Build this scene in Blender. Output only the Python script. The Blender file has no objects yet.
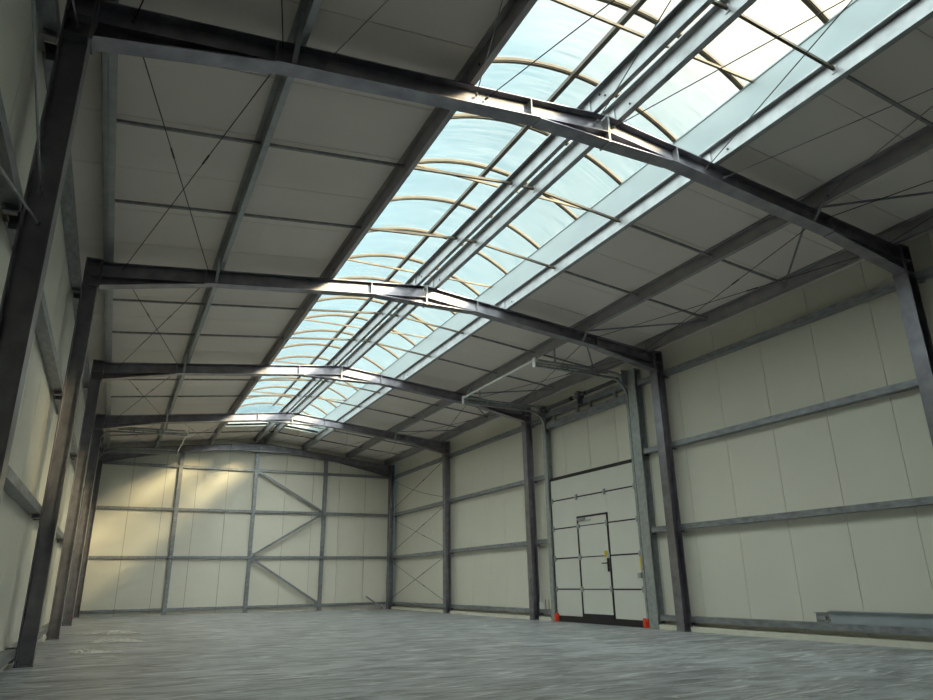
import bpy, math, random
from mathutils import Vector, Matrix
random.seed(7)
sc = bpy.context.scene
col = sc.collection

# ------------------------------------------------------------------ camera
PITCH, YAW, ROLL = 0.32617, 0.46551, -0.01644
FPX = 684.6
CAM = Vector((0.65203, 0.0, 0.84798))
def cam_axes():
    p, y, r = PITCH, YAW, ROLL
    F = Vector((math.sin(y)*math.cos(p), math.cos(y)*math.cos(p), math.sin(p)))
    R0 = Vector((math.cos(y), -math.sin(y), 0)); U0 = R0.cross(F)
    return math.cos(r)*R0 + math.sin(r)*U0, -math.sin(r)*R0 + math.cos(r)*U0, F
CR, CU, CF = cam_axes()
cd = bpy.data.cameras.new('camera'); cam = bpy.data.objects.new('camera', cd); col.objects.link(cam)
cd.sensor_width = 36.0; cd.sensor_fit = 'HORIZONTAL'; cd.lens = FPX/933.0*36.0
cd.clip_start = 0.05; cd.clip_end = 500
cam.matrix_world = Matrix(((CR.x, CU.x, -CF.x, CAM.x), (CR.y, CU.y, -CF.y, CAM.y), (CR.z, CU.z, -CF.z, CAM.z), (0, 0, 0, 1)))
sc.camera = cam

def in_view(pts, m=25):
    us, vs = [], []
    for p in pts:
        d = Vector(p) - CAM; w = d.dot(CF)
        if w < 0.15: continue
        us.append(466.5 + FPX*d.dot(CR)/w); vs.append(350 - FPX*d.dot(CU)/w)
    return bool(us) and max(us) > -m and min(us) < 933+m and max(vs) > -m and min(vs) < 700+m
def seg_in_view(a, b, n=12):
    a, b = Vector(a), Vector(b)
    for i in range(n+1):
        d = a.lerp(b, i/n) - CAM; w = d.dot(CF)
        if w > 0.15 and -2 < 466.5 + FPX*d.dot(CR)/w < 935 and -2 < 350 - FPX*d.dot(CU)/w < 702: return True
    return False

# ------------------------------------------------------------------ world, sun, exposure
SUN_DIR = Vector((-1.0, 1.75, -0.74)).normalized()      # the way the light travels
w = bpy.data.worlds.new('world'); sc.world = w; w.use_nodes = True
nt = w.node_tree; nt.nodes.clear()
out = nt.nodes.new('ShaderNodeOutputWorld'); bg = nt.nodes.new('ShaderNodeBackground')
tc = nt.nodes.new('ShaderNodeTexCoord'); dp = nt.nodes.new('ShaderNodeVectorMath'); dp.operation = 'DOT_PRODUCT'
s = Vector((.50, -.10, .86)).normalized(); dp.inputs[1].default_value = (s.x, s.y, s.z)
rp = nt.nodes.new('ShaderNodeValToRGB')
el = rp.color_ramp.elements
el[0].position = 0.2; el[0].color = (0.065, 0.175, 0.215, 1)
el[1].position = 1.0; el[1].color = (.95, .86, .70, 1)
for pos, c in ((0.55, (0.07, 0.185, 0.225, 1)), (0.71, (0.10, 0.215, 0.25, 1)), (0.765, (0.27, 0.31, 0.31, 1)), (0.83, (.56, .46, .33, 1))):
    e = rp.color_ramp.elements.new(pos); e.color = c
nz = nt.nodes.new('ShaderNodeTexNoise'); nz.inputs['Scale'].default_value = 2.6; nz.inputs['Detail'].default_value = 5
mr = nt.nodes.new('ShaderNodeMapRange'); mr.inputs[1].default_value = .35; mr.inputs[2].default_value = .7; mr.inputs[3].default_value = .8; mr.inputs[4].default_value = 1.2
vm = nt.nodes.new('ShaderNodeVectorMath'); vm.operation = 'SCALE'
L = nt.links.new
L(tc.outputs['Generated'], dp.inputs[0]); L(dp.outputs['Value'], rp.inputs[0]); L(tc.outputs['Generated'], nz.inputs['Vector'])
L(nz.outputs[0], mr.inputs[0]); L(rp.outputs[0], vm.inputs[0]); L(mr.outputs[0], vm.inputs['Scale']); L(vm.outputs[0], bg.inputs[0]); L(bg.outputs[0], out.inputs[0])
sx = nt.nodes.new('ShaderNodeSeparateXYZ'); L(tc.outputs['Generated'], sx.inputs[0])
def sky_fill(sock, lo, hi, colr, prev):            # added fill: brightens sky outside the view to light the hall
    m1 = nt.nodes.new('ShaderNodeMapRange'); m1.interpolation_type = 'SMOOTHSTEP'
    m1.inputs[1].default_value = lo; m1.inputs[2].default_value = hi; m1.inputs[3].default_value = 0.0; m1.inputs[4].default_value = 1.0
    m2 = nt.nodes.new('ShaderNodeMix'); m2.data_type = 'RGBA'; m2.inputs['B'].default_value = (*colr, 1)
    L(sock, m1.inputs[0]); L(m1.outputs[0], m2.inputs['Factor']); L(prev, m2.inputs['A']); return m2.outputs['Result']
c1 = sky_fill(sx.outputs['X'], .05, -.60, (1.35, 1.45, 1.4), vm.outputs[0])
c2 = sky_fill(sx.outputs['Y'], .0, -.65, (3.1, 3.05, 2.8), c1)
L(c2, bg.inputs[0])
sd = bpy.data.lights.new('sun', 'SUN'); sun = bpy.data.objects.new('sun', sd); col.objects.link(sun)
sd.energy = 3.4; sd.angle = math.radians(10); sd.color = (1.0, 0.74, 0.40)
sun.rotation_euler = SUN_DIR.to_track_quat('-Z', 'Y').to_euler(); sun.location = (30, -20, 25)
sc.view_settings.view_transform = 'Standard'; sc.view_settings.look = 'None'
sc.view_settings.gamma = 1.0; sc.view_settings.exposure = 1.38
sc.view_settings.use_curve_mapping = False
sc.cycles.max_bounces = 14; sc.cycles.diffuse_bounces = 7; sc.cycles.transparent_max_bounces = 12
sc.cycles.sample_clamp_indirect = 4.0

# ------------------------------------------------------------------ materials
def mat(name, base, rough=.5, metal=0., noise=None, nscale=8., bump=0., bscale=30., stretch=(1, 1, 1), spec=.5, coords='Object'):
    m = bpy.data.materials.new(name); m.use_nodes = True; n = m.node_tree.nodes; l = m.node_tree.links.new
    b = n['Principled BSDF']; b.inputs['Roughness'].default_value = rough; b.inputs['Metallic'].default_value = metal
    b.inputs['Specular IOR Level'].default_value = spec
    b.inputs['Base Color'].default_value = (*base, 1)
    t = n.new('ShaderNodeTexCoord'); mp = n.new('ShaderNodeMapping'); mp.inputs['Scale'].default_value = stretch
    l(t.outputs[coords], mp.inputs[0])
    if noise:
        x = n.new('ShaderNodeTexNoise'); x.inputs['Scale'].default_value = nscale; x.inputs['Detail'].default_value = 4
        r = n.new('ShaderNodeValToRGB'); r.color_ramp.elements[0].position = .33; r.color_ramp.elements[1].position = .68
        r.color_ramp.elements[0].color = (*noise, 1); r.color_ramp.elements[1].color = (*base, 1)
        l(mp.outputs[0], x.inputs['Vector']); l(x.outputs[0], r.inputs[0]); l(r.outputs[0], b.inputs['Base Color'])
    if bump:
        x = n.new('ShaderNodeTexNoise'); x.inputs['Scale'].default_value = bscale; x.inputs['Detail'].default_value = 3
        bp_ = n.new('ShaderNodeBump'); bp_.inputs['Strength'].default_value = bump; bp_.inputs['Distance'].default_value = .01
        l(mp.outputs[0], x.inputs['Vector']); l(x.outputs[0], bp_.inputs['Height']); l(bp_.outputs[0], b.inputs['Normal'])
    return m
M = {}
M['frame_steel'] = mat('frame_steel', (.34, .335, .37), .32, .85, noise=(.22, .215, .25), nscale=5, bump=.15, bscale=60)
M['galv'] = mat('galvanised_steel', (.39, .41, .425), .38, .6, noise=(.30, .315, .33), nscale=6, bump=.1, bscale=80)
M['galv_wall'] = mat('galvanised_girt', (.36, .38, .40), .42, .5, noise=(.22, .23, .25), nscale=18, stretch=(1, .35, 1), bump=.1)
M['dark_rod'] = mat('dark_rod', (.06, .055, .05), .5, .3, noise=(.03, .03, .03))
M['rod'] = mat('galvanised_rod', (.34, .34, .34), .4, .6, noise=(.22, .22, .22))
M['track'] = mat('track_steel', (.46, .49, .49), .40, .5, noise=(.33, .36, .36), nscale=10)
M['black'] = mat('black_rubber', (.02, .02, .022), .6, 0, noise=(.012, .012, .012))
M['door_dark'] = mat('dark_profile', (.035, .03, .035), .45, .2, noise=(.02, .02, .02))
M['door_panel'] = mat('door_panel', (.72, .715, .65), .42, 0, noise=(.69, .69, .62), nscale=2, bump=.08, bscale=40)
M['orange'] = mat('orange_plastic', (.85, .07, .015), .4, 0, noise=(.7, .05, .01))
M['yellow'] = mat('yellow_plastic', (.80, .62, .03), .45, 0, noise=(.7, .5, .02))
M['white_bar'] = mat('white_painted_bar', (.85, .87, .84), .35, .1, noise=(.78, .8, .78))
M['white'] = mat('white_plastic', (.78, .78, .74), .4, 0, noise=(.7, .7, .66))
M['curb'] = mat('curb_sheet', (.29, .34, .355), .38, .15, noise=(.25, .305, .325), nscale=1.2)
M['arch_bar'] = mat('arch_aluminium', (.085, .072, .055), .5, .3, noise=(.06, .052, .04))
M['tie'] = mat('tie_bar', (.16, .13, .10), .5, .4, noise=(.10, .08, .06))
M['red'] = mat('red_tape', (.55, .05, .04), .5, 0, noise=(.4, .03, .03))

def wall_mat(name, base, alt, axis, rough):
    """cream coated sandwich panel with shallow micro ribs"""
    m = mat(name, base, rough, 0, noise=alt, nscale=.8)
    n = m.node_tree.nodes; l = m.node_tree.links.new
    t = n.new('ShaderNodeTexCoord'); wv = n.new('ShaderNodeTexWave'); wv.wave_type = 'BANDS'; wv.bands_direction = axis
    wv.inputs['Scale'].default_value = 3.14; wv.inputs['Distortion'].default_value = 0
    bp_ = n.new('ShaderNodeBump'); bp_.inputs['Strength'].default_value = .04; bp_.inputs['Distance'].default_value = .01
    l(t.outputs['Object'], wv.inputs['Vector']); l(wv.outputs['Fac'], bp_.inputs['Height']); l(bp_.outputs[0], n['Principled BSDF'].inputs['Normal'])
    return m
M['wall_y'] = wall_mat('wall_panel_side', (.76, .745, .645), (.73, .715, .62), 'Y', .42)
M['wall_x'] = wall_mat('wall_panel_end', (.76, .745, .655), (.73, .715, .63), 'X', .42)
M['roof'] = wall_mat('roof_panel', (.78, .72, .67), (.74, .68, .635), 'Y', .45)
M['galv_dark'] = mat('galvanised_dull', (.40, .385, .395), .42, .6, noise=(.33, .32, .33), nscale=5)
M['beam_blue'] = mat('blue_grey_steel', (.42, .47, .50), .45, .3, noise=(.37, .42, .45), nscale=3)
M['kerb'] = mat('cream_kerb', (.78, .76, .64), .6, 0, noise=(.70, .68, .57), nscale=6)
M['rear'] = mat('rear_unseen_dark', (.10, .10, .10), .8, 0, noise=(.07, .07, .07))  # unseen rear wall, set dark to keep light off the frame webs
M['joint'] = mat('panel_joint', (.10, .10, .09), .7, 0, noise=(.07, .07, .06))

# plastic film on concrete
fm = bpy.data.materials.new('concrete_under_film'); fm.use_nodes = True
n = fm.node_tree.nodes; l = fm.node_tree.links.new; b = n['Principled BSDF']
t = n.new('ShaderNodeTexCoord')
def rs(ang, sx_, sy_):
    a_ = n.new('ShaderNodeMapping'); a_.inputs['Rotation'].default_value = (0, 0, math.radians(ang))
    b_ = n.new('ShaderNodeMapping'); b_.inputs['Scale'].default_value = (sx_, sy_, 1)
    l(t.outputs['Object'], a_.inputs[0]); l(a_.outputs[0], b_.inputs[0]); return b_
mp = rs(3, .55, 1.5); mp2 = rs(-9, .5, 3.2)
n1 = n.new('ShaderNodeTexNoise'); n1.inputs['Scale'].default_value = 2.2; n1.inputs['Detail'].default_value = 8; n1.inputs['Roughness'].default_value = .62; n1.inputs['Distortion'].default_value = 1.3
n2 = n.new('ShaderNodeTexNoise'); n2.inputs['Scale'].default_value = 2.6; n2.inputs['Detail'].default_value = 7; n2.inputs['Distortion'].default_value = 1.6
n3 = n.new('ShaderNodeTexNoise'); n3.inputs['Scale'].default_value = .5; n3.inputs['Detail'].default_value = 3
r1 = n.new('ShaderNodeValToRGB'); r1.color_ramp.elements[0].position = .38; r1.color_ramp.elements[1].position = .66
r1.color_ramp.elements[0].color = (.20, .212, .225, 1); r1.color_ramp.elements[1].color = (.60, .63, .66, 1)
r2 = n.new('ShaderNodeValToRGB'); r2.color_ramp.elements[0].position = .57; r2.color_ramp.elements[1].position = .66
r2.color_ramp.elements[0].color = (0, 0, 0, 1); r2.color_ramp.elements[1].color = (1, 1, 1, 1)
mx = n.new('ShaderNodeMix'); mx.data_type = 'RGBA'; mx.inputs['B'].default_value = (.86, .88, .88, 1)
l(t.outputs['Object'], n3.inputs['Vector'])
l(mp.outputs[0], n1.inputs['Vector']); l(mp2.outputs[0], n2.inputs['Vector'])
l(n1.outputs[0], r1.inputs[0]); l(n2.outputs[0], r2.inputs[0]); l(r1.outputs[0], mx.inputs['A'])
mm = n.new('ShaderNodeMath'); mm.operation = 'MULTIPLY'; mm.inputs[1].default_value = .75
l(r2.outputs[0], mm.inputs[0]); l(mm.outputs[0], mx.inputs['Factor']); l(mx.outputs['Result'], b.inputs['Base Color'])
ad = n.new('ShaderNodeMath'); ad.operation = 'ADD'; l(n1.outputs[0], ad.inputs[0]); l(n2.outputs[0], ad.inputs[1])
bp_ = n.new('ShaderNodeBump'); bp_.inputs['Strength'].default_value = .8; bp_.inputs['Distance'].default_value = .06
l(ad.outputs[0], bp_.inputs['Height']); l(bp_.outputs[0], b.inputs['Normal']); b.inputs['Roughness'].default_value = .30
M['floor'] = fm

# translucent multiwall sheet
gm = bpy.data.materials.new('multiwall_polycarbonate'); gm.use_nodes = True
n = gm.node_tree.nodes; l = gm.node_tree.links.new; n.clear()
o_ = n.new('ShaderNodeOutputMaterial'); tr = n.new('ShaderNodeBsdfTransparent'); tl = n.new('ShaderNodeBsdfTranslucent')
gl = n.new('ShaderNodeBsdfGlossy'); gl.inputs['Roughness'].default_value = .25
ms = n.new('ShaderNodeMixShader'); ms2 = n.new('ShaderNodeMixShader'); ms2.inputs[0].default_value = .05
t = n.new('ShaderNodeTexCoord'); mp = n.new('ShaderNodeMapping'); mp.inputs['Scale'].default_value = (.5, 9, .5)
nz = n.new('ShaderNodeTexNoise'); nz.inputs['Scale'].default_value = 3.0; nz.inputs['Detail'].default_value = 8; nz.inputs['Roughness'].default_value = .65
wv = n.new('ShaderNodeTexWave'); wv.wave_type = 'BANDS'; wv.bands_direction = 'Y'; wv.inputs['Scale'].default_value = 14.0; wv.inputs['Distortion'].default_value = .8
r = n.new('ShaderNodeMapRange'); r.inputs[1].default_value = .3; r.inputs[2].default_value = .7; r.inputs[3].default_value = .08; r.inputs[4].default_value = .20
rc = n.new('ShaderNodeValToRGB'); rc.color_ramp.elements[0].color = (.80, .90, .92, 1); rc.color_ramp.elements[1].color = (.86, .94, .95, 1)
l(t.outputs['Object'], mp.inputs[0]); l(mp.outputs[0], nz.inputs['Vector']); l(nz.outputs[0], r.inputs[0]); l(t.outputs['Object'], wv.inputs['Vector'])
l(wv.outputs['Fac'], rc.inputs[0]); l(rc.outputs[0], tr.inputs[0]); l(rc.outputs[0], tl.inputs[0])
l(r.outputs[0], ms.inputs[0]); l(tr.outputs[0], ms.inputs[1]); l(tl.outputs[0], ms.inputs[2]); l(ms.outputs[0], ms2.inputs[1]); l(gl.outputs[0], ms2.inputs[2]); l(ms2.outputs[0], o_.inputs[0])
M['glazing'] = gm

# ------------------------------------------------------------------ mesh helpers
class MB:
    def __init__(s): s.v = []; s.f = []
    def add(s, vs, fs):
        k = len(s.v); s.v += [tuple(v) for v in vs]; s.f += [tuple(i+k for i in f) for f in fs]; return s
    def box(s, x0, x1, y0, y1, z0, z1):
        v = [(x, y, z) for z in (z0, z1) for y in (y0, y1) for x in (x0, x1)]
        return s.add(v, [(0, 2, 3, 1), (4, 5, 7, 6), (0, 1, 5, 4), (2, 6, 7, 3), (0, 4, 6, 2), (1, 3, 7, 5)])
    def prism(s, prof, a, b, X, Y):
        """profile (list of 2d points, axes X,Y) extruded from a to b"""
        a, b, X, Y = Vector(a), Vector(b), Vector(X), Vector(Y); n_ = len(prof)
        v = [a + X*p[0] + Y*p[1] for p in prof] + [b + X*p[0] + Y*p[1] for p in prof]
        f = [(i, (i+1) % n_, n_+(i+1) % n_, n_+i) for i in range(n_)] + [tuple(range(n_))[::-1], tuple(range(n_, 2*n_))]
        return s.add(v, f)
    def beam(s, a, b, up, wd, h):
        a, b = Vector(a), Vector(b); d = (b-a).normalized(); X = d.cross(Vector(up)).normalized(); Y = X.cross(d)
        return s.prism([(-wd/2, -h/2), (wd/2, -h/2), (wd/2, h/2), (-wd/2, h/2)], a, b, X, Y)
    def tube(s, pts, r, n_=8):
        pts = [Vector(p) for p in pts]; rings = []
        for i, p in enumerate(pts):
            d = (pts[min(i+1, len(pts)-1)] - pts[max(i-1, 0)]).normalized()
            ref = Vector((0, 0, 1)) if abs(d.z) < .9 else Vector((1, 0, 0))
            X = d.cross(ref).normalized(); Y = X.cross(d)
            rings.append([p + X*r*math.cos(2*math.pi*k/n_) + Y*r*math.sin(2*math.pi*k/n_) for k in range(n_)])
        v = [q for rg in rings for q in rg]; f = []
        for i in range(len(rings)-1):
            for k in range(n_): f.append((i*n_+k, i*n_+(k+1) % n_, (i+1)*n_+(k+1) % n_, (i+1)*n_+k))
        f.append(tuple(range(n_))[::-1]); f.append(tuple(range((len(rings)-1)*n_, len(rings)*n_)))
        return s.add(v, f)
    def sweep(s, pts, prof, side):
        """profile swept along pts; axes: side x (constant) and normal"""
        side = Vector(side); n_ = len(prof); v = []; f = []; pts = [Vector(p) for p in pts]
        for i, p in enumerate(pts):
            d = (pts[min(i+1, len(pts)-1)] - pts[max(i-1, 0)]).normalized(); N = side.cross(d).normalized()
            v += [p + side*q[0] + N*q[1] for q in prof]
        for i in range(len(pts)-1):
            for k in range(n_): f.append((i*n_+k, i*n_+(k+1) % n_, (i+1)*n_+(k+1) % n_, (i+1)*n_+k))
        f.append(tuple(range(n_))[::-1]); f.append(tuple(range((len(pts)-1)*n_, len(pts)*n_)))
        return s.add(v, f)
    def mesh(s, name, origin=(0, 0, 0)):
        me = bpy.data.meshes.new(name); ox, oy, oz = origin
        me.from_pydata([(x-ox, y-oy, z-oz) for x, y, z in s.v], [], s.f)
        import bmesh
        bm = bmesh.new(); bm.from_mesh(me); bmesh.ops.recalc_face_normals(bm, faces=bm.faces); bm.to_mesh(me); bm.free()
        return me
def Iprof(h, b, tw, tf):
    return [(-b/2, -h/2), (b/2, -h/2), (b/2, -h/2+tf), (tw/2, -h/2+tf), (tw/2, h/2-tf), (b/2, h/2-tf), (b/2, h/2), (-b/2, h/2),
            (-b/2, h/2-tf), (-tw/2, h/2-tf), (-tw/2, -h/2+tf), (-b/2, -h/2+tf)]

def put(name, mb, m, parent=None, label=None, cat=None, group=None, kind=None, bevel=0, smooth=False):
    org = (0, 0, 0)
    if parent is None and kind is None:
        xs, ys, zs = zip(*mb.v); org = ((min(xs)+max(xs))/2, (min(ys)+max(ys))/2, min(zs))
    elif parent is not None: org = tuple(parent.location)
    o = bpy.data.objects.new(name, mb.mesh(name, org)); col.objects.link(o); o.data.materials.append(M[m])
    if parent is None: o.location = org
    else: o.parent = parent
    if bevel:
        md = o.modifiers.new('bevel', 'BEVEL'); md.width = bevel; md.segments = 2; md.limit_method = 'ANGLE'
    if smooth:
        for p in o.data.polygons: p.use_smooth = True
    tag(o, label, cat, group, kind); return o
def sub(name, mb, m, part, label=None):
    """a sub-part: child of a part whose own origin is the thing's origin"""
    root = part.parent
    o = bpy.data.objects.new(name, mb.mesh(name, tuple(root.location))); col.objects.link(o); o.data.materials.append(M[m]); o.parent = part
    if label: o['label'] = label
    return o
def tag(o, label=None, cat=None, group=None, kind=None):
    if label: o['label'] = label
    if cat: o['category'] = cat
    if group: o['group'] = group
    if kind: o['kind'] = kind
def empty(name, loc, label=None, cat=None, group=None, kind=None):
    o = bpy.data.objects.new(name, None); col.objects.link(o); o.location = loc; o.empty_display_size = .2
    tag(o, label, cat, group, kind); return o

# ------------------------------------------------------------------ dimensions of the hall
W = 9.807; XM = 4.89; SL = .54/4.89
Y0 = 4.888; BAY = 5.0; FB = .20                       # near flange edge of first frame, bay, flange width
def fy(k): return Y0 + (k-1)*BAY                      # near face of frame k
def fc(k): return fy(k) + FB/2
def zr(x): return 5.12 + SL*min(x, 2*XM-x)            # top of rafter
HP = .20                                              # purlin depth
XL, XR, YB, YF = -.31, 10.12, 25.20, -9.0             # wall faces
SX0, SX1, SZ0, SZ1 = 3.28, 6.40, 5.69, 6.12           # roof light opening
SY0, SY1 = 5.42-1.087*4, 5.42+1.087*16

# ------------------------------------------------------------------ floor, walls, ceiling
def fz(x): return -.045*x/W                    # slab falls slightly to the right
g = MB(); g.prism([(XL-.4, -.25), (XR+.4, -.25), (XR+.4, fz(XR+.4)), (XL-.4, fz(XL-.4))], (0, YF-.4, 0), (0, YB+.4, 0), (1, 0, 0), (0, 0, 1)); put('floor', g, 'floor', kind='structure')

def gaps(a, b, off, pitch=1.0):
    c = [a]; k = math.ceil((a-off)/pitch)
    while off+k*pitch < b:
        if off+k*pitch > a+.02: c.append(off+k*pitch)
        k += 1
    return c + [b]
GAP = .004
def side_wall(name, x, sgn, door):
    """vertical cream panels; x is the inner face"""
    root = empty(name, (0, 0, 0), kind='structure')
    g = MB(); ys = gaps(YF, YB, .67)
    dy0, dy1, dz = door
    for a, b in zip(ys[:-1], ys[1:]):
        a0, b0 = a+GAP, b-GAP; top = 5.40
        for (p, q, z0) in ((a0, min(b0, dy0), 0), (max(a0, dy0), min(b0, dy1), dz), (max(a0, dy1), b0, 0)):
            if q-p > .002: g.box(min(x, x+sgn*.08), max(x, x+sgn*.08), p, q, (z0 if z0 else fz(x)-.02), top)
    put('wall_panels', g, 'wall_y', root)
    g = MB(); xa, xb = sorted((x+sgn*.02, x+sgn*.07))
    g.box(xa, xb, YF, dy0, fz(x)-.02, top); g.box(xa, xb, dy1, YB, fz(x)-.02, top); g.box(xa, xb, dy0, dy1, dz, top)
    put('joint_backing', g, 'joint', root)
    return root
side_wall('wall_right', XR, 1, (11.08, 14.12, 3.13))
side_wall('wall_left', XL, -1, (20.73, 23.75, 3.13))

root = empty('wall_back', (0, 0, 0), kind='structure')
g = MB(); xs = gaps(XL, XR, .93)
def roofz(x): return zr(x)+HP
for a, b in zip(xs[:-1], xs[1:]):
    cuts = [a+GAP] + ([XM] if a < XM < b else []) + [b-GAP]
    for p, q in zip(cuts[:-1], cuts[1:]):
        g.prism([(p, -.06), (q, -.06), (q, roofz(q)+.03), (p, roofz(p)+.03)], (0, YB, 0), (0, YB+.08, 0), (1, 0, 0), (0, 0, 1))
put('wall_panels', g, 'wall_x', root)
g = MB(); g.prism([(XL, -.06), (XR, -.06), (XR, roofz(XR)+.05), (XM, roofz(XM)+.05), (XL, roofz(XL)+.05)], (0, YB+.02, 0), (0, YB+.07, 0), (1, 0, 0), (0, 0, 1))
put('joint_backing', g, 'joint', root)
g = MB(); g.prism([(XL, 4.5), (XR, 4.5), (XR, roofz(XR)+.05), (XM, roofz(XM)+.05), (XL, roofz(XL)+.05)], (0, YF-.08, 0), (0, YF, 0), (1, 0, 0), (0, 0, 1))
g.box(XL, XR, YF-.08, YF, -.06, 4.5)
put('wall_front', g, 'rear', kind='structure')

root = empty('ceiling', (0, 0, 0), kind='structure')
g = MB(); gj = MB(); ys = sorted(gaps(YF, YB+.08, .65) + [SY0, SY1])
def roof_strip(g, x0, x1, y0, y1, t0=0., t1=.10):
    for p, q in ((x0, min(x1, XM)), (max(x0, XM), x1)):
        if q-p > .001: g.prism([(p, roofz(p)+t0), (q, roofz(q)+t0), (q, roofz(q)+t1), (p, roofz(p)+t1)], (0, y0, 0), (0, y1, 0), (1, 0, 0), (0, 0, 1))
for a, b in zip(ys[:-1], ys[1:]):
    if b-a < .02: continue
    if SY0-.001 <= a and b <= SY1+.001:
        for p, q in ((XL-.08, SX0-.02), (SX1+.02, XR+.08)): roof_strip(g, p, q, a+GAP, b-GAP)
    else: roof_strip(g, XL-.08, XR+.08, a+GAP, b-GAP)
put('roof_panels', g, 'roof', root)
for a, b, c, d in ((YF, SY0, XL, XR), (SY1, YB+.08, XL, XR), (SY0, SY1, XL, SX0-.04), (SY0, SY1, SX1+.04, XR)): roof_strip(gj, c, d, a, b, .02, .09)
put('joint_backing', gj, 'joint', root)

# ------------------------------------------------------------------ roof light
root = empty('window_1', (4.84, 9.0, 5.69), kind='structure')
tag(root, 'long barrel-vaulted translucent roof light along the ridge of the hall')
for sx, s_ in ((SX0, -1), (SX1, 1)):
    g = MB(); a, b = sorted((sx, sx+s_*.05)); g.box(a, b, SY0, SY1, roofz(sx)-.0, SZ1-.02)
    g.box(*(sorted((sx-s_*.012, sx+s_*.07))), SY0, SY1, SZ1-.02, SZ1)
    put('curb', g, 'curb', root)
    g = MB(); g.box(*(sorted((sx-s_*.012, sx))), SY0, SY1, roofz(sx)-.01, roofz(sx)+.012); put('curb_trim', g, 'white', root)
for y in (SY0, SY1):
    s_ = -1 if y == SY0 else 1; g = MB(); a, b = sorted((y, y+s_*.05))
    g.prism([(SX0, roofz(SX0)), (XM, roofz(XM)), (SX1, roofz(SX1)), (SX1, SZ1), (SX0, SZ1)], (0, a, 0), (0, b, 0), (1, 0, 0), (0, 0, 1))
    put('curb', g, 'curb', root)
AC = (SX0+SX1)/2; RISE = .48; AR = (1.56**2+RISE**2)/(2*RISE)
AZ = SZ1+RISE-AR; A0 = math.asin(1.56/AR)
def arc(r, n_=24, a=A0): return [(AC+r*math.sin(-a+2*a*i/n_), AZ+r*math.cos(-a+2*a*i/n_)) for i in range(n_+1)]
g = MB(); pts = arc(AR+.025); k = len(pts)
g.add([(x, SY0-.02, z) for x, z in pts] + [(x, SY1+.02, z) for x, z in pts], [(i, i+1, k+i+1, k+i) for i in range(k-1)])
o = put('glazing', g, 'glazing', root, smooth=True)
for y in (SY0+.01, SY1-.01):
    g = MB(); pp = arc(AR); g.add([(x, y, z) for x, z in pp] + [(AC, y, SZ1)], [(i, i+1, len(pp)) for i in range(len(pp)-1)]); put('gable_glazing', g, 'glazing', root)
for i in range(-4, 17):
    y = 5.42+1.087*i
    if not in_view([(SX0, y, 6.1), (AC, y, 6.6), (SX1, y, 6.1)], 60): continue
    g = MB(); g.sweep([(x, y, z) for x, z in arc(AR)], [(-.030, -.03), (.030, -.03), (.030, .012), (.018, .012), (.018, .022), (-.018, .022), (-.018, .012), (-.030, .012)], (0, 1, 0))
    put('arch_bar', g, 'arch_bar', root)
g = MB(); g.box(AC-.03, AC+.03, SY0, SY1, AZ+AR-.085, AZ+AR-.035); put('crown_bar', g, 'arch_bar', root)
for y in (4.18, 7.27, 10.36, 13.45, 16.54, 19.63):
    g = MB(); g.box(SX0-.01, SX1+.01, y-.012, y+.012, SZ1-.035, SZ1-.005); put('tie_bar', g, 'tie', root)

# ------------------------------------------------------------------ portal frames
FR = {1: 'nearest', 2: 'second nearest', 3: 'third nearest', 4: 'fourth nearest', 5: 'farthest'}
CW = .185
LSPOT = {1: 'nearest and widest, cropped by the photo edge', 2: 'second nearest, its foot in full view',
         3: 'third nearest, small white roll at its foot', 4: 'fourth nearest, beside the left door tracks', 5: 'farthest, in the back left corner'}
RSPOT = {1: 'nearest, cut off by the photo edge', 2: 'just right of the sectional door', 3: 'just left of the sectional door',
         4: 'beside the cross-braced corner bay', 5: 'in the far back corner'}
def column(k, side):
    x0 = 0 if side == 'L' else W; s_ = -1 if side == 'L' else 1      # inner face x0, body extends by s_
    xc = x0 + s_*CW/2; y = fc(k)
    spot = (LSPOT if side == 'L' else RSPOT)[k]
    r_ = empty('steel_column', (xc, y, 0), 'dark steel column on the %s wall, %s' % ('left' if side == 'L' else 'right', spot), 'column', 'portal frame columns')
    g = MB(); g.prism(Iprof(CW, FB, .009, .012), (xc, y, fz(xc)+.012), (xc, y, 5.14), (0, 1, 0), (1, 0, 0)); put('shaft', g, 'frame_steel', r_)
    g = MB(); g.box(xc-.10, xc+.10, y-.105, y+.105, fz(xc)-.004, fz(xc)+.014); put('base_plate', g, 'frame_steel', r_)
    for z in (4.74, 4.93):
        for q in (-1, 1):
            g = MB(); g.box(xc-CW/2+.012, xc+CW/2-.012, *sorted((y+q*.005, y+q*(FB/2-.003))), z, z+.01); put('stiffener', g, 'galv', r_)
    g = MB(); g.box(xc-CW/2, xc+CW/2, y-FB/2, y+FB/2, 5.14, 5.152); put('cap_plate', g, 'frame_steel', r_)
    for q in (-1, 1):
        for d in (-.1, .1):
            g = MB(); g.tube([(xc+d*.6, y+q*.055, fz(xc)+.014), (xc+d*.6, y+q*.055, fz(xc)+.05)], .011); put('anchor_bolt', g, 'galv', r_)
RW, RH = .17, .215
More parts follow.
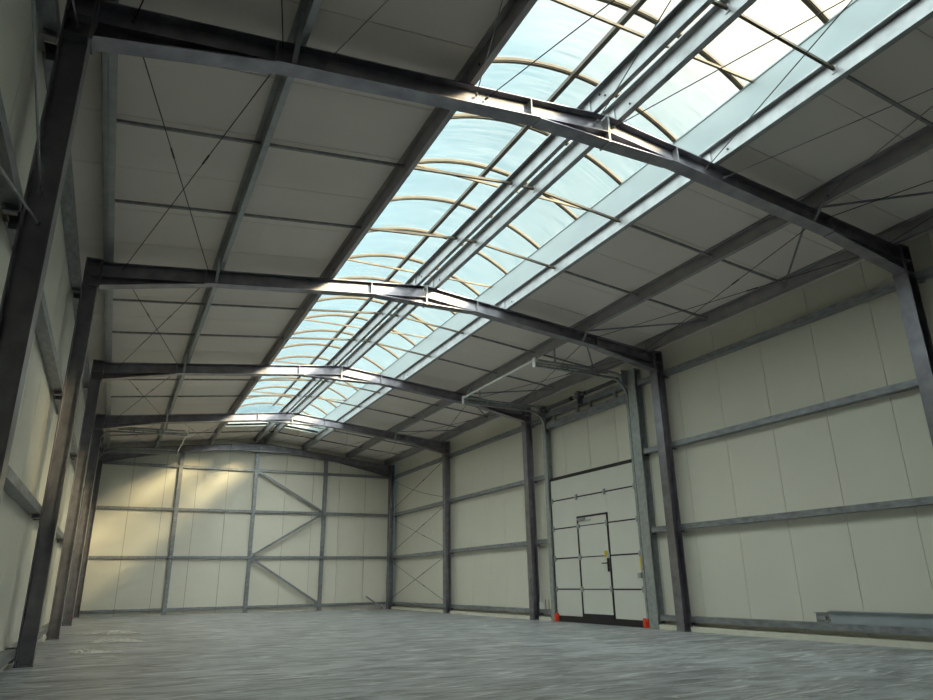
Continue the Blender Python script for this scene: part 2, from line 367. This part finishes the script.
def rafter(k, side):
    y = fc(k); m_ = (lambda x: x) if side == 'L' else (lambda x: W-x)
    xi = 0.0; apex = XM if side == 'L' else W-XM
    nm = 'left' if side == 'L' else 'right'
    r_ = empty('rafter', (m_(2.4), y, zr(2.4)-RH), 'dark steel roof rafter, %s half of the %s frame%s' % (nm, FR[k], '' if k < 5 else ', against the back wall'), 'rafter', 'portal frame rafters')
    X0, X1 = m_(.02), m_(apex-.012)
    za, zb = zr(X0)-RH/2, zr(X1)-RH/2
    g = MB(); d = Vector((X1-X0, 0, zb-za)).normalized(); N = Vector((-d.z, 0, d.x)) if d.x > 0 else Vector((d.z, 0, -d.x))
    g.prism(Iprof(RH, RW, .007, .011), (X0, y, za), (X1, y, zb), (0, 1, 0), N); put('beam', g, 'frame_steel', r_)
    # eave haunch: web and sloping bottom flange
    hx = 1.36 if k != 5 else 1.8; zt0, zt1 = zr(X0)-RH+.012, zr(m_(hx))-RH+.012; zb0 = 4.78 if k != 5 else 4.72
    g = MB(); g.prism([(m_(.02), zt0), (m_(hx), zt1), (m_(hx), zt1-.02), (m_(.02), zb0)], (0, y-.0035, 0), (0, y+.0035, 0), (1, 0, 0), (0, 0, 1))
    g.beam((m_(.02), y, zb0), (m_(hx), y, zt1-.02), (0, 0, 1), RW, .012); put('eave_haunch', g, 'frame_steel', r_)
    g = MB(); g.box(*sorted((m_(0), m_(.02))), y-RW/2-.004, y+RW/2+.004, 4.735, 5.15); put('end_plate', g, 'frame_steel', r_)
    # apex haunch
    ax = apex-.88; g = MB(); ztA, ztB = zr(m_(ax))-RH, zr(X1)-RH
    g.prism([(m_(ax), ztA+.01), (X1, ztB+.01), (X1, 5.335), (m_(ax), ztA-.01)], (0, y-.0035, 0), (0, y+.0035, 0), (1, 0, 0), (0, 0, 1))
    g.beam((m_(ax), y, ztA-.006), (X1, y, 5.335), (0, 0, 1), RW, .011); put('apex_haunch', g, 'frame_steel', r_)
    g = MB(); g.box(*sorted((m_(apex-.012), m_(apex))), y-RW/2-.006, y+RW/2+.006, 5.315, zr(X1)+.012); put('apex_plate', g, 'galv', r_)
    for xs_ in (hx, apex-.98):
        for q in (-1, 1):
            zz = zr(m_(xs_)); g = MB(); g.box(m_(xs_)-.005, m_(xs_)+.005, *sorted((y+q*.004, y+q*(RW/2-.002))), zz-RH+.011, zz-.011); put('stiffener', g, 'galv', r_)
    return r_
for k in range(1, 6):
    for sd_ in 'LR':
        column(k, sd_); rafter(k, sd_)

# ------------------------------------------------------------------ purlins
PX = [.08, 1.53, 3.20, 4.70, 5.03, 6.44, 8.12, 9.66]
PN = ['left eave purlin', 'left mid-slope purlin', 'left roof-light trimmer', 'left ridge purlin', 'right ridge purlin', 'right roof-light trimmer', 'right mid-slope purlin', 'right eave purlin']
SEG = ['beside the left eave', 'left of the roof light', 'across the roof light left half', 'between the ridge purlins', 'across the roof light right half', 'right of the roof light', 'beside the right eave']
PL = ['galvanised purlin along the left eave, above the left wall columns',
      'galvanised purlin halfway up the left roof slope',
      'dark purlin edging the left side of the roof light',
      'ridge purlin under the roof light, left one of the close pair',
      'ridge purlin under the roof light, right one of the close pair',
      'bright purlin edging the right side of the roof light',
      'dark purlin halfway down the right roof slope',
      'dark purlin along the right eave, above the right wall columns']
def zprof(x):
    s_ = SL if x < XM else -SL; h = HP-.004; f = .065; t_ = .005; lp = .016
    P = [(t_, t_), (t_, h), (-f, h), (-f, h-lp), (-f+t_, h-lp), (-f+t_, h-t_), (0, h-t_), (0, 0), (f, 0), (f, lp), (f-t_, lp), (f-t_, t_)]
    return [(px, pz+s_*px) for px, pz in P]
YP0 = -.4
for i, x in enumerate(PX):
    r_ = empty('purlin', (x, YP0, zr(x)+.002), PL[i], 'purlin', 'roof purlins')
    if i == 0:
        g = MB(); g.box(.022, .074, YP0, YB-.05, zr(.08)+.003, zr(.08)+.009); g.box(.022, .028, YP0, YB-.05, zr(.08)+.003, zr(.08)+.15); put('eave_angle', g, 'galv', r_)
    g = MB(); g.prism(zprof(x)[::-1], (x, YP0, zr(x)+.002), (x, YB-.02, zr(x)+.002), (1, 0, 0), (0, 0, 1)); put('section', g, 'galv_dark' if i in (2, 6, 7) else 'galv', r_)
    for k in range(1, 6):
        y = fc(k); g = MB(); g.box(x-.012, x-.004, y-.05, y+.05, zr(x)+.004, zr(x)+.17); g.box(x-.04, x-.004, y-.05, y+.05, max(zr(x), zr(x-.04))+.002, max(zr(x), zr(x-.04))+.009)
        put('cleat', g, 'galv', r_)
        for q in (-.30, .30) if k < 5 else (-.3,):
            for dz in (.06, .13):
                if i in (2, 3, 4, 5, 6) and (dz == .06 or i == 3):
                    g = MB(); g.tube([(x-.001, y+q+(dz-.06)*1.2, zr(x)+dz), (x-.012, y+q+(dz-.06)*1.2, zr(x)+dz)], .012, 6); put('bolt', g, 'door_dark', r_)
# ------------------------------------------------------------------ sag bars between purlins
BAYN = {0: 'the nearest cropped bay', 1: 'the first full bay', 2: 'the second full bay', 3: 'the third full bay', 4: 'the farthest bay'}
def bay_y(b): return fc(b) if b else fc(1)-BAY
for b in range(0, 5):
    for j, q in enumerate((1.66, 3.32)):
        y = bay_y(b)+q
        for i in range(7):
            xa, xb = PX[i]+.006, PX[i+1]-.002
            if PX[i] < 4.8 and PX[i+1] > 5: xa, xb = PX[i]+.006, PX[i+1]-.002
            za, zb = zr(PX[i])+.10, zr(PX[i+1])+.10
            if not seg_in_view((xa, y, za), (xb, y, zb)): continue
            r_ = empty('sag_bar', ((xa+xb)/2, y, (za+zb)/2), 'thin sag bar %s, %s one in %s' % (SEG[i], ('nearer', 'farther')[j], BAYN[b]), 'sag bar', 'sag bars between the purlins')
            g = MB(); g.beam((xa, y, za), (xb, y, zb), (0, 0, 1), .030, .004); g.beam((xa, y-.013, za+.015), (xb, y-.013, zb+.015), (0, 0, 1), .004, .030)
            put('bar', g, 'rod' if i not in (2, 3, 4) else 'arch_bar', r_)
            for xe, ze in ((xa, za), (xb, zb)):
                s_ = 1 if xe == xa else -1; g = MB(); g.box(*sorted((xe, xe+s_*.006)), y-.03, y+.03, ze-.035, ze+.045); put('end_cleat', g, 'galv', r_)

# ------------------------------------------------------------------ bracing rods
def rod(a, b, label, group, m='dark_rod', r=.007, turn=True, cat='brace rod', sag=0):
    a, b = Vector(a), Vector(b); c = (a+b)/2
    r_ = empty('brace_rod', c, label, cat, group)
    g = MB()
    pts = [a.lerp(b, i/12) - Vector((0, 0, sag*4*(i/12)*(1-i/12))) for i in range(13)] if sag else [a, b]
    g.tube(pts, r, 8); put('rod', g, m, r_, smooth=False)
    if turn and not sag:
        d = (b-a).normalized(); t_ = a.lerp(b, .36); g = MB(); g.tube([t_-d*.09, t_-d*.07, t_+d*.07, t_+d*.09], r*1.9, 6); put('turnbuckle', g, m, r_)
    for p, q in ((a, b), (b, a)):
        d = (q-p).normalized(); g = MB(); g.tube([p, p+d*.05], r*2.1, 6); put('end_nut', g, 'galv', r_)
    return r_
CELLS = [((.26, 1.42), 'beside the left eave'), ((1.78, 3.30), 'left of the roof light'), ((3.40, 4.78), 'roof light left half'), ((4.98, 6.35), 'roof light right half'),
         ((6.62, 8.0), 'right of the roof light'), ((8.28, 9.52), 'beside the right eave')]
for b in range(0, 5):
    cells = CELLS if b in (0, 4) else [CELLS[0], CELLS[5]]
    ya, yb = bay_y(b)+.022, bay_y(b+1)-.022
    for (xa, xb), cn in cells:
        for (p, q), dn in (((xa, xb), 'going back rightward'), ((xb, xa), 'going back leftward')):
            A, B_ = (p, ya, zr(p)-.075), (q, yb, zr(q)-.075)
            if p > q: A, B_ = (p, ya, zr(p)-.095), (q, yb, zr(q)-.095)
            if not seg_in_view(A, B_): continue
            lit = b == 0 and 'of the roof light' in cn  # lit rods get a paler material, the light is put into their colour
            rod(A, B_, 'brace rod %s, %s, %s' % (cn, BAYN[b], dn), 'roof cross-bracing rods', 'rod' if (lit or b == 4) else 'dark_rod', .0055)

# right wall cross bracing in the corner bay
GZ = [.155, 1.745, 3.275, 4.70]
ya, yb = fc(4)+.012, fc(5)-.012; xw = W+.09
for i, (z0, z1) in enumerate(((.25, 1.62), (1.85, 3.15), (3.40, 4.60))):
    nm = ('bottom', 'middle', 'top')[i]
    rod((xw, ya, z0), (xw, yb, z1), 'brace rod in the %s panel of the right corner bay, rising toward the corner' % nm, 'right wall cross-bracing rods', sag=.12 if i == 2 else 0)
    rod((xw-.02, ya, z1), (xw-.02, yb, z0), 'wall brace rod in the %s panel of the right corner bay, falling toward the corner' % nm, 'right wall cross-bracing rods')
# left wall bracing beside the nearest column
xw = -.09; ya, yb = fc(1)-BAY+.02, fc(1)-.012
for A, B_, t_ in (((xw, ya, 3.35), (xw, yb, 4.85), 'rising to the top of the nearest left column'),
                  ((xw-.02, ya, 4.85), (xw-.02, yb, 3.42), 'coming down to the middle of the nearest left column'),
                  ((xw, ya, 1.80), (xw, yb, 3.20), 'meeting the middle of the nearest left column from below')):
    if seg_in_view(A, B_): rod(A, B_, 'light brace rod, ' + t_, 'left wall cross-bracing rods', 'galv', .008)

# fly braces: flat straps from rafter bottom flange up to the mid-slope purlins
for k in range(1, 6):
    for i in (1, 6):
        x = PX[i]-.018
        g = MB(); a = Vector((x, fc(k)-.055, zr(x)-RH+.02)); b_ = Vector((x, fc(k)-.34, zr(x)+.12))
        g.beam(a, b_, (1, 0, 0), .005, .045)
        put('fly_brace', g, 'galv', None, 'short flat strap from the %s rafter up to the %s' % (FR[k], PN[i]), 'brace', 'fly braces at the mid-slope purlins')
# diagonal struts in the right eave cell beside each frame
for k in range(1, 5):
    for q, nm in ((1.66, 'behind'), (-1.68, 'in front of')):
        a = Vector((PX[6]+.12, fc(k)+math.copysign(.09, q), zr(8.24)+.05)); b_ = Vector((PX[7]-.02, fc(k)+q, zr(9.66)+.06))
        if not seg_in_view(a, b_): continue
        g = MB(); g.tube([a, b_], .016, 8)
        put('eave_strut', g, 'frame_steel', None, 'dark diagonal strut by the right eave, %s the %s rafter' % (nm, FR[k]), 'strut', 'diagonal eave struts')

# ------------------------------------------------------------------ wall girts (C sections, web to the room)
def cprof(d, h, t_=.005):      # d depth away from room (positive), h height; returns (depth, height)
    return [(0, 0), (d, 0), (d, t_), (t_, t_), (t_, h-t_), (d, h-t_), (d, h), (0, h)]
HN = ['base', 'lower', 'middle', 'top']
def girt(side, b, lv, y0, y1, extra=''):
    h = .095; z0 = GZ[lv]-h/2
    if side == 'R': x0, X = XR-.155, (1, 0, 0); wl = 'right wall'
    else: x0, X = XL+.125, (-1, 0, 0); wl = 'left wall'
    if not seg_in_view((x0, y0, z0), (x0, y1, z0), 30): return
    g = MB(); g.prism(cprof(.15 if side == 'R' else .12, h), (x0, y0, z0), (x0, y1, z0), X, (0, 0, 1))
    r_ = empty('wall_girt', (x0, (y0+y1)/2, z0), '%s girt on the %s, %s%s' % (HN[lv], wl, (RB if side == 'R' else LB)[b], extra), 'girt', 'side wall girts')
    put('rail', g, 'galv_wall', r_)
    for y, s_ in ((y0, 1), (y1, -1)):
        g = MB(); sx = 1 if side == 'R' else -1
        xa, xb = sorted((x0+sx*.008, x0+sx*.09)); g.box(xa, xb, *sorted((y, y+s_*.07)), z0-.05, z0-.043); g.box(xa, xb, *sorted((y-s_*.0, y+s_*.008)), z0-.05, z0-.001)
        g.box(xa, xb, *sorted((y, y+s_*.07)), z0-.008, z0-.001)
        put('cleat', g, 'frame_steel', r_)
RB = {0: 'bay cut by the right photo edge', 1: 'bay right of the sectional door column', 2: 'sectional door bay', 3: 'plain bay left of the sectional door', 4: 'cross-braced corner bay'}
LB = {0: 'bay nearest the camera', 1: 'between nearest and second left columns', 2: 'between second and third left columns', 3: 'between third and fourth left columns', 4: 'bay of the left door'}
for b in range(0, 5):
    ya = (fy(b)+FB if b else -5.0)+.003; yb = fy(b+1)-.003
    for lv in range(4):
        if b == 2:
            girt('R', b, lv, ya, 10.68, ', short piece right of the door')
            girt('R', b, lv, 14.27, yb, ', short piece left of the door')
        else: girt('R', b, lv, ya, yb)
        if b == 4:
            if lv == 3: girt('L', b, lv, ya, yb)
            else: girt('L', b, lv, 24.05, yb, ', short piece beyond the door')
        else: girt('L', b, lv, ya, yb)

# ------------------------------------------------------------------ gable posts, girts, braces
GP = [2.37, 4.86, 7.36]; GPN = ['left', 'middle', 'right']; PY = YB-.062
for i, x in enumerate(GP):
    r_ = empty('gable_post', (x, PY, 0), 'grey steel post on the back wall, %s of the three' % GPN[i], 'post', 'back wall posts')
    g = MB(); top = zr(x)-RH-.01 if i != 1 else 5.30
    g.prism(Iprof(.118, .12, .007, .009), (x, PY-.0, fz(x)+.01), (x, PY, top), (1, 0, 0), (0, 1, 0)); put('shaft', g, 'galv_wall', r_)
    g = MB(); g.box(x-.09, x+.09, PY-.08, PY+.06, fz(x)-.003, fz(x)+.012); put('base_plate', g, 'galv_wall', r_)
    g = MB(); g.box(x-.07, x+.07, PY-.06, PY+.06, top, top+.012); put('cap_plate', g, 'galv_wall', r_)
seg = [0.004] + GP + [W-.004]
SN = ['from left corner to left post', 'between left and middle posts', 'between middle and right posts', 'from right post to right corner']
for s_ in range(4):
    a = seg[s_]+(.065 if s_ else 0); b_ = seg[s_+1]-(.065 if s_ < 3 else 0)
    for lv in range(4):
        h = .085; z0 = GZ[lv]-h/2
        g = MB(); g.prism(cprof(.10, h), (a, PY-.04, z0), (b_, PY-.04, z0), (0, 1, 0), (0, 0, 1))
        put('gable_girt', g, 'galv_wall', None, 'galvanised %s girt on the back wall, %s' % (HN[lv], SN[s_]), 'girt', 'back wall girts')
yq = PY-.095
for (a, b_), nm in ((((4.98, 4.62), (7.22, 3.36)), 'top, falling to the right'), (((7.22, 3.20), (4.98, 1.84)), 'middle, falling to the left'), (((4.98, 1.66), (7.22, .26)), 'bottom, falling to the right')):
    g = MB(); g.beam((a[0], yq, a[1]), (b_[0], yq, b_[1]), (0, 1, 0), .07, .06)
    g.box(a[0]-.06, a[0]+.05, yq+.025, yq+.033, a[1]-.05, a[1]+.06); g.box(b_[0]-.05, b_[0]+.06, yq+.025, yq+.033, b_[1]-.06, b_[1]+.05)
    put('gable_brace', g, 'galv_wall', None, 'grey diagonal brace between back wall posts, ' + nm, 'brace', 'back wall diagonal braces')
g = MB(); g.beam((9.02, YB-.19, .40), (9.62, YB-.30, -.01), (0, 1, 0), .05, .05)
put('steel_offcut', g, 'galv_wall', None, 'short steel bar leaning by the back wall near the right corner', 'steel bar')

# ------------------------------------------------------------------ sectional doors
def sectional_door(name, side, y0, y1, wicket):
    """y0 near jamb line, y1 far jamb line of the opening"""
    X = (lambda d: 9.99+d) if side == 'R' else (lambda d: -.18-d)      # d>0 toward outside
    def bx(g, d0, d1, a, b, z0, z1): a_, b_ = sorted((X(d0), X(d1))); return g.box(a_, b_, a, b, z0, z1)
    root = empty(name, (X(0), (y0+y1)/2, 0), kind='structure')
    tag(root, 'tall sectional door with an inset personnel door in the right wall' if wicket else 'sectional door in the left wall with tracks reaching into the hall')
    secs = [(.085, .645), (.655, 1.315), (1.325, 1.985), (1.995, 2.635), (2.645, 3.12)]
    wy0, wy1, wz = 12.06, 13.12, 2.17
    for i, (z0, z1) in enumerate(secs):
        g = MB()
        spans = [(y0+.02, y1-.02)]
        if wicket and z0 < wz:
            spans = [(y0+.02, wy0-.03), (wy1+.03, y1-.02)]
        for a, b in spans: bx(g, 0, .04, a, b, z0, min(z1, 99))
        if wicket and z0 < wz < z1: bx(g, 0, .04, wy0-.03, wy1+.03, wz+.035, z1)
        put('door_section', g, 'door_panel', root, bevel=.004)
        if i < 4:
            g = MB()
            for a, b in (spans if (wicket and z1 < wz) else [(y0+.02, y1-.02)]): bx(g, -.006, .03, a, b, z1-.009, z1+.019)
            put('section_joint', g, 'door_dark', root)
            for yy in ([a_ for a_ in (y0+.05, y1-.05, y0+1.05, y1-1.05)]):
                g = MB(); bx(g, -.02, 0, yy-.035, yy+.035, z1-.055, z1+.065); g.tube([(X(-.022), yy-.04, z1+.005), (X(-.022), yy+.04, z1+.005)], .012, 8); put('hinge', g, 'track', root)
    g = MB(); bx(g, -.012, .045, y0, y1, fz(X(0))+.003, .085); put('bottom_seal', g, 'door_dark', root)
    g = MB(); bx(g, -.012, .045, y0, y1, 3.12, 3.165); put('top_seal', g, 'door_dark', root)
    g = MB(); bx(g, .03, .128, y0-.03, y0+.06, fz(X(0)), 3.2); bx(g, .03, .128, y1-.06, y1+.03, fz(X(0)), 3.2); bx(g, .03, .128, y0-.03, y1+.03, 3.11, 3.2)  # added filler that blocks sun leaking in behind the door leaf
    put('light_seal', g, 'door_dark', root)
    for yy, s_ in ((y0, 1), (y1, -1)):
        g = MB(); a_, b_ = sorted((yy-s_*.05, yy+s_*.11)); bx(g, -.055, -.013, a_, b_, fz(X(0))+.005, .13); bx(g, -.075, -.055, *sorted((yy-s_*.02, yy+s_*.08)), fz(X(0))+.01, .085); put('safety_foot', g, 'orange', root, bevel=.012, label='orange plastic foot guard at the door bottom corner')
    if wicket:
        w = empty('wicket_door', (0, 0, 0)); w.parent = root; w['label'] = 'personnel door with dark frame set into the sectional door'
        def wp(nm, g, m, lab=None):
            o = bpy.data.objects.new(nm, g.mesh(nm, tuple(root.location))); col.objects.link(o); o.data.materials.append(M[m]); o.parent = w
            if lab: o['label'] = lab
            return o
        g = MB(); bx(g, -.016, .035, wy0-.03, wy0+.012, .085, wz+.035); bx(g, -.016, .035, wy1-.012, wy1+.03, .085, wz+.035); bx(g, -.016, .035, wy0-.03, wy1+.03, wz, wz+.035); bx(g, -.016, .035, wy0-.03, wy1+.03, .085, .15)
        wp('frame', g, 'door_dark')
        g = MB(); zz = [.15, .65, 1.32, 1.99, wz]
        for a, b in zip(zz[:-1], zz[1:]): bx(g, -.004, .036, wy0+.012, wy1-.012, a+.004, b-.004)
        wp('leaf', g, 'door_panel')
        g = MB()
        for z in zz[1:4]: bx(g, -.008, .03, wy0+.05, wy1-.05, z-.010, z+.010)
        wp('leaf_joint', g, 'door_dark')
        g = MB()
        for z in (.55, 1.22, 1.89): bx(g, -.03, -.004, wy1-.06, wy1+.05, z+.06, z+.14)
        wp('hinge', g, 'track')
        g = MB(); bx(g, -.03, -.004, wy0+.03, wy0+.075, 1.00, 1.27); g.tube([(X(-.03), wy0+.05, 1.17), (X(-.075), wy0+.05, 1.17), (X(-.075), wy0+.19, 1.17)], .011)
        wp('handle', g, 'black', 'black lever handle on a long plate')
        g = MB(); bx(g, -.009, -.004, wy0+.06, wy0+.17, 1.29, 1.42); wp('sticker', g, 'yellow', 'yellow warning sticker above the handle')
        g = MB(); bx(g, -.055, -.016, wy1-.30, wy1-.03, wz-.06, wz-.01); bx(g, -.035, -.02, wy1-.50, wy1-.05, wz-.085, wz-.07); wp('door_closer', g, 'track', 'grey door closer arm at the top of the leaf')
        g = MB(); bx(g, -.02, -.005, y0+.03, y0+.07, .98, 1.28); put('pull_strap', g, 'yellow', root, label='yellow pull strap beside the right guide rail')
        g = MB(); bx(g, -.06, 0, y0+.03, y0+.13, .86, .96); put('latch', g, 'track', root)
    # guide rails: vertical, bent over, running into the hall
    Lh = 2.28
    for yy in (y0, y1):
        s_ = 1 if yy == y0 else -1
        sx = -1 if side == 'R' else 1
        xr = X(-.035)
        for off, zt in ((0, 4.86), (.10, 4.98)):
            R_ = .42 if off == 0 else .34
            xv = xr if off == 0 else xr
            pts = [(xv, yy-s_*.035, .12 if off == 0 else 4.30)]
            pts += [(xv, yy-s_*.035, zt-R_)]
            for i in range(1, 10):
                a = math.pi/2*i/9; pts.append((xv+sx*R_*(1-math.cos(a)), yy-s_*.035, zt-R_+R_*math.sin(a)))
            rise = .03
            pts.append((xv+sx*(R_+Lh-.42), yy-s_*.035, zt+rise))
            g = MB(); g.sweep(pts, [(-.026, -.02), (.026, -.02), (.026, .02), (-.026, .02)], (0, 1, 0)); put('guide_rail', g, 'track', root)
        # stringer angle beside the upper rail with splice plates
        g = MB(); xe = xr+sx*Lh; g.box(*sorted((xr+sx*.5, xe)), *sorted((yy-s_*.06, yy-s_*.066)), 4.915, 4.955); put('rail_plate', g, 'track', root)
        for t_ in (.9, 1.5, 1.62):
            g = MB(); xx = xr+sx*t_; g.box(xx-.02, xx+.02, *sorted((yy-s_*.012, yy-s_*.07)), 4.86, 5.01); put('rail_clip', g, 'galv', root)
        g = MB(); g.box(xe-.012, xe+.012, *sorted((yy-s_*.08, yy+s_*.01)), 4.86, 5.05); put('rail_end_plate', g, 'white_bar', root)
        # hanger up to the purlin
        px_ = PX[6]+.03 if side == 'R' else PX[1]+.03
        g = MB(); g.box(px_-.02, px_+.02, *sorted((yy-s_*.068, yy-s_*.072)), 5.0, zr(px_)+.002); put('hanger', g, 'track', root)
        # vertical jamb angle plate (perforated strip)
        g = MB(); bx(g, -.01, -.005, *sorted((yy-s_*.02, yy-s_*.12)), .1, 4.75); put('jamb_angle', g, 'galv', root)
        for z in [.45+.56*q for q in range(8)]:
            g = MB(); bx(g, -.06, -.008, *sorted((yy-s_*.012, yy-s_*.05)), z, z+.04); put('rail_bracket', g, 'galv', root)
        # bearing plate with cable drum
        g = MB(); bx(g, -.20, .03, *sorted((yy-s_*.09, yy-s_*.10)), 4.72, 5.04); put('bearing_plate', g, 'galv', root)
        g = MB(); g.tube([(X(-.11), yy-s_*.085, 4.90), (X(-.11), yy+s_*.01, 4.90)], .085, 20); put('cable_drum', g, 'frame_steel', root)
        g = MB(); g.tube([(X(-.045), yy+s_*.0, .15), (X(-.06), yy+s_*.0, 4.83)], .003, 5); put('lift_cable', g, 'rod', root)
    xe = X(-.035)+(-1 if side == 'R' else 1)*Lh
    g = MB(); g.beam((xe, y0-.05, 5.0), (xe, y1+.05, 5.0), (0, 0, 1), .03, .035); put('rail_tie_bar', g, 'white_bar', root, label='white bar tying the two rail ends together')
    g = MB(); g.tube([(X(-.11), y0-.09, 4.90), (X(-.11), y1+.09, 4.90)], .0135, 12); put('spring_shaft', g, 'galv', root)
    ym = (y0+y1)/2
    for a, b in ((y0+.18, ym-.25), (ym+.30, y1-.18)):
        g = MB(); nn = int((b-a)/.03); pts = [(X(-.11)+.038*math.cos(i*1.2566), a+(b-a)*i/(nn*5), 4.90+.038*math.sin(i*1.2566)) for i in range(nn*5+1)]
        g.tube(pts, .0105, 5); put('torsion_spring', g, 'frame_steel', root)
        for yy in (a, b):
            g = MB(); g.tube([(X(-.11), yy-.03, 4.90), (X(-.11), yy+.03, 4.90)], .05, 12); put('spring_cone', g, 'door_dark', root)
    g = MB(); bx(g, -.17, .02, ym-.02, ym+.02, 4.70, 5.0); bx(g, -.18, -.05, ym-.07, ym+.07, 4.84, 4.97); put('centre_bearing', g, 'frame_steel', root)
    return root
sectional_door('door_1', 'R', 11.03, 14.17, True)
sectional_door('door_2', 'L', 20.68, 23.80, False)

# steel trimming the doors: posts and headers
for side, ys_, nm in (('R', (10.715, 14.235), 'sectional door in the right wall'), ('L', (20.40, 24.02), 'sectional door in the left wall')):
    for q, yy in enumerate(ys_):
        x0, x1 = (9.93, 10.10) if side == 'R' else (-.27, -.12)
        wd = .19 if q == 0 and side == 'R' else .14
        a, b = (yy-.02, yy-.02+wd+.06) if q == 0 else (yy-.03, yy-.03+wd-.03)
        wr = b-a
        lb = ('near' if q == 0 else 'far')
        if side == 'R': lb = 'right' if q == 0 else 'left'
        r_ = empty('door_post', ((x0+x1)/2, (a+b)/2, 0), 'galvanised post framing the %s side of the %s' % (lb, nm), 'post', 'door frame posts')
        g = MB(); g.prism(Iprof(x1-x0, wr, .008, .011), ((x0+x1)/2, (a+b)/2, fz(x0)+.012), ((x0+x1)/2, (a+b)/2, 5.02), (0, 1, 0), (1, 0, 0)); put('shaft', g, 'track', r_)
        g = MB(); g.box(x0-(.03 if side == 'R' else 0), x1+(.0 if side == 'R' else .03), a, b, fz(x0)-.003, fz(x0)+.012); put('base_plate', g, 'galv', r_)
        g = MB(); g.box(x0, x1, a, b, 5.02, 5.03); put('cap_plate', g, 'galv', r_)
    x0, x1 = (9.965, 10.10) if side == 'R' else (-.29, -.155)
    a, b = (ys_[0]+.26, ys_[1]-.04) if side == 'R' else (ys_[0]+.20, ys_[1]-.04)
    for z0, z1, t_, hn in ((4.42, 4.58, 'lower', ''), (4.70, 4.83, 'upper', '')):
        if side == 'L' and z0 > 4.6: continue
        r_ = empty('door_header', ((x0+x1)/2, (a+b)/2, z0), 'galvanised %s header beam above the %s' % (t_, nm), 'header beam', 'door header beams')
        g = MB(); X_ = (1, 0, 0) if side == 'R' else (-1, 0, 0)
        g.prism(cprof(.13, z1-z0), (x0 if side == 'R' else x1, a, z0), (x0 if side == 'R' else x1, b, z0), X_, (0, 0, 1)); put('rail', g, 'galv_wall', r_)
        if t_ == 'lower':
            for f in (.12, .40, .56, .86):
                yy = a+(b-a)*f; xa = x0-.06 if side == 'R' else x1; g = MB(); g.box(xa, xa+.06, yy-.035, yy+.035, z1-.03, z1+.10); put('bracket', g, 'galv', r_)

# ------------------------------------------------------------------ loose things
# profiles laid on the base girt of the right wall
xg = XR-.155
r_ = empty('steel_beam', (xg+.05, 4.6, .204), 'long blue-grey steel beam laid along the base of the right wall', 'steel beam')
g = MB(); g.prism(Iprof(.165, .10, .006, .010), (xg+.050, 2.2, .287), (xg+.050, 7.13, .287), (1, 0, 0), (0, 0, 1)); put('section', g, 'beam_blue', r_)
r_ = empty('steel_channel', (xg+.05, 7.26, .204), 'short steel channel end beside the end of the long blue-grey beam', 'steel channel')
g = MB(); g.prism(Iprof(.14, .08, .005, .008), (xg+.045, 7.15, .275), (xg+.045, 7.36, .275), (1, 0, 0), (0, 0, 1)); put('section', g, 'galv', r_)
g = MB(); g.box(xg+.010, xg+.040, 7.18, 7.33, .25, .30); put('end_tab', g, 'galv_dark', r_)
# small junction box at the base left of the big door
r_ = empty('junction_box', (9.93, 14.62, .22), 'small white box with two thin rods on the base girt left of the big door', 'junction box')
g = MB(); g.box(9.90, 9.962, 14.62, 14.78, .205, .36); put('box', g, 'white', r_, bevel=.006)
for y in (14.40, 14.54):
    g = MB(); g.tube([(9.93, y, .205), (9.93, y, .42)], .006, 6); put('rod', g, 'dark_rod', r_)
# plinth strip along left wall and crumpled film
g = MB(); g.box(XL+.002, XL+.05, YF, 20.35, 0, .075); put('plinth_strip', g, 'white', None, 'pale plinth strip along the foot of the left wall', 'plinth')
g = MB()
for a, b in ((-5, fy(1)-.02), (fy(1)+.22, fy(2)-.02), (fy(2)+.22, 10.68), (14.34, fy(3)-.02), (fy(3)+.22, fy(4)-.02), (fy(4)+.22, fy(5)-.02)): g.box(9.93, XR-.002, a, b, fz(10)-.004, .035)
put('kerb', g, 'kerb', None, 'cream kerb strip along the foot of the right wall', 'kerb')
g = MB(); g.tube([(XL+.10, 13.9, .07), (XL+.16, 13.9, .07)], .07, 20); g.tube([(XL+.095, 13.9, .07), (XL+.165, 13.9, .07)], .03, 16)
put('tape_roll', g, 'white', None, 'small round white roll on the floor behind the third left column', 'roll')
def crumple(cx, cy, sx_, sy_, h, seed, label):
    from mathutils import noise
    nr, na = 16, 56; g = MB(); vs = [(cx, cy, .02)]
    for j in range(1, nr+1):
        for i in range(na):
            a = 2*math.pi*i/na; q = Vector((math.cos(a)*1.3, math.sin(a)*1.3, seed*7.3))
            rr = (j/nr)*(.62+.75*noise.noise(q*1.4)+.30*noise.noise(q*4))
            ux, uy = rr*math.cos(a)*sx_, rr*math.sin(a)*sy_
            x, y = cx+ux*.89+uy*.45, cy-ux*.45+uy*.89
            e = 1-(j/nr)**3
            rid = abs(noise.noise(Vector((x*3.5, y*9, seed))))+.6*abs(noise.noise(Vector((x*9, y*22, seed+4))))
            vs.append((x, y, .003+h*e*max(0, .9-2.2*rid)))
    f = [(0, 1+i, 1+(i+1) % na) for i in range(na)]
    for j in range(nr-1):
        for i in range(na): f.append((1+j*na+i, 1+(j+1)*na+i, 1+(j+1)*na+(i+1) % na, 1+j*na+(i+1) % na))
    g.add(vs, f)
    put('plastic_sheet', g, 'film', None, label, 'plastic sheet', 'crumpled plastic on the floor', smooth=True)
M['film'] = mat('clear_film', (.86, .85, .80), .22, 0, noise=(.62, .62, .60), nscale=9, bump=.5, bscale=18)
crumple(.62, 11.4, .75, .22, .07, 1, 'crumpled pale plastic on the floor by the second left column')
crumple(.75, 15.9, 1.0, .40, .09, 2, 'crumpled pale plastic on the floor by the third left column')
crumple(.80, 13.4, .8, .26, .08, 3, 'crumpled pale plastic on the floor between the second and third left columns')
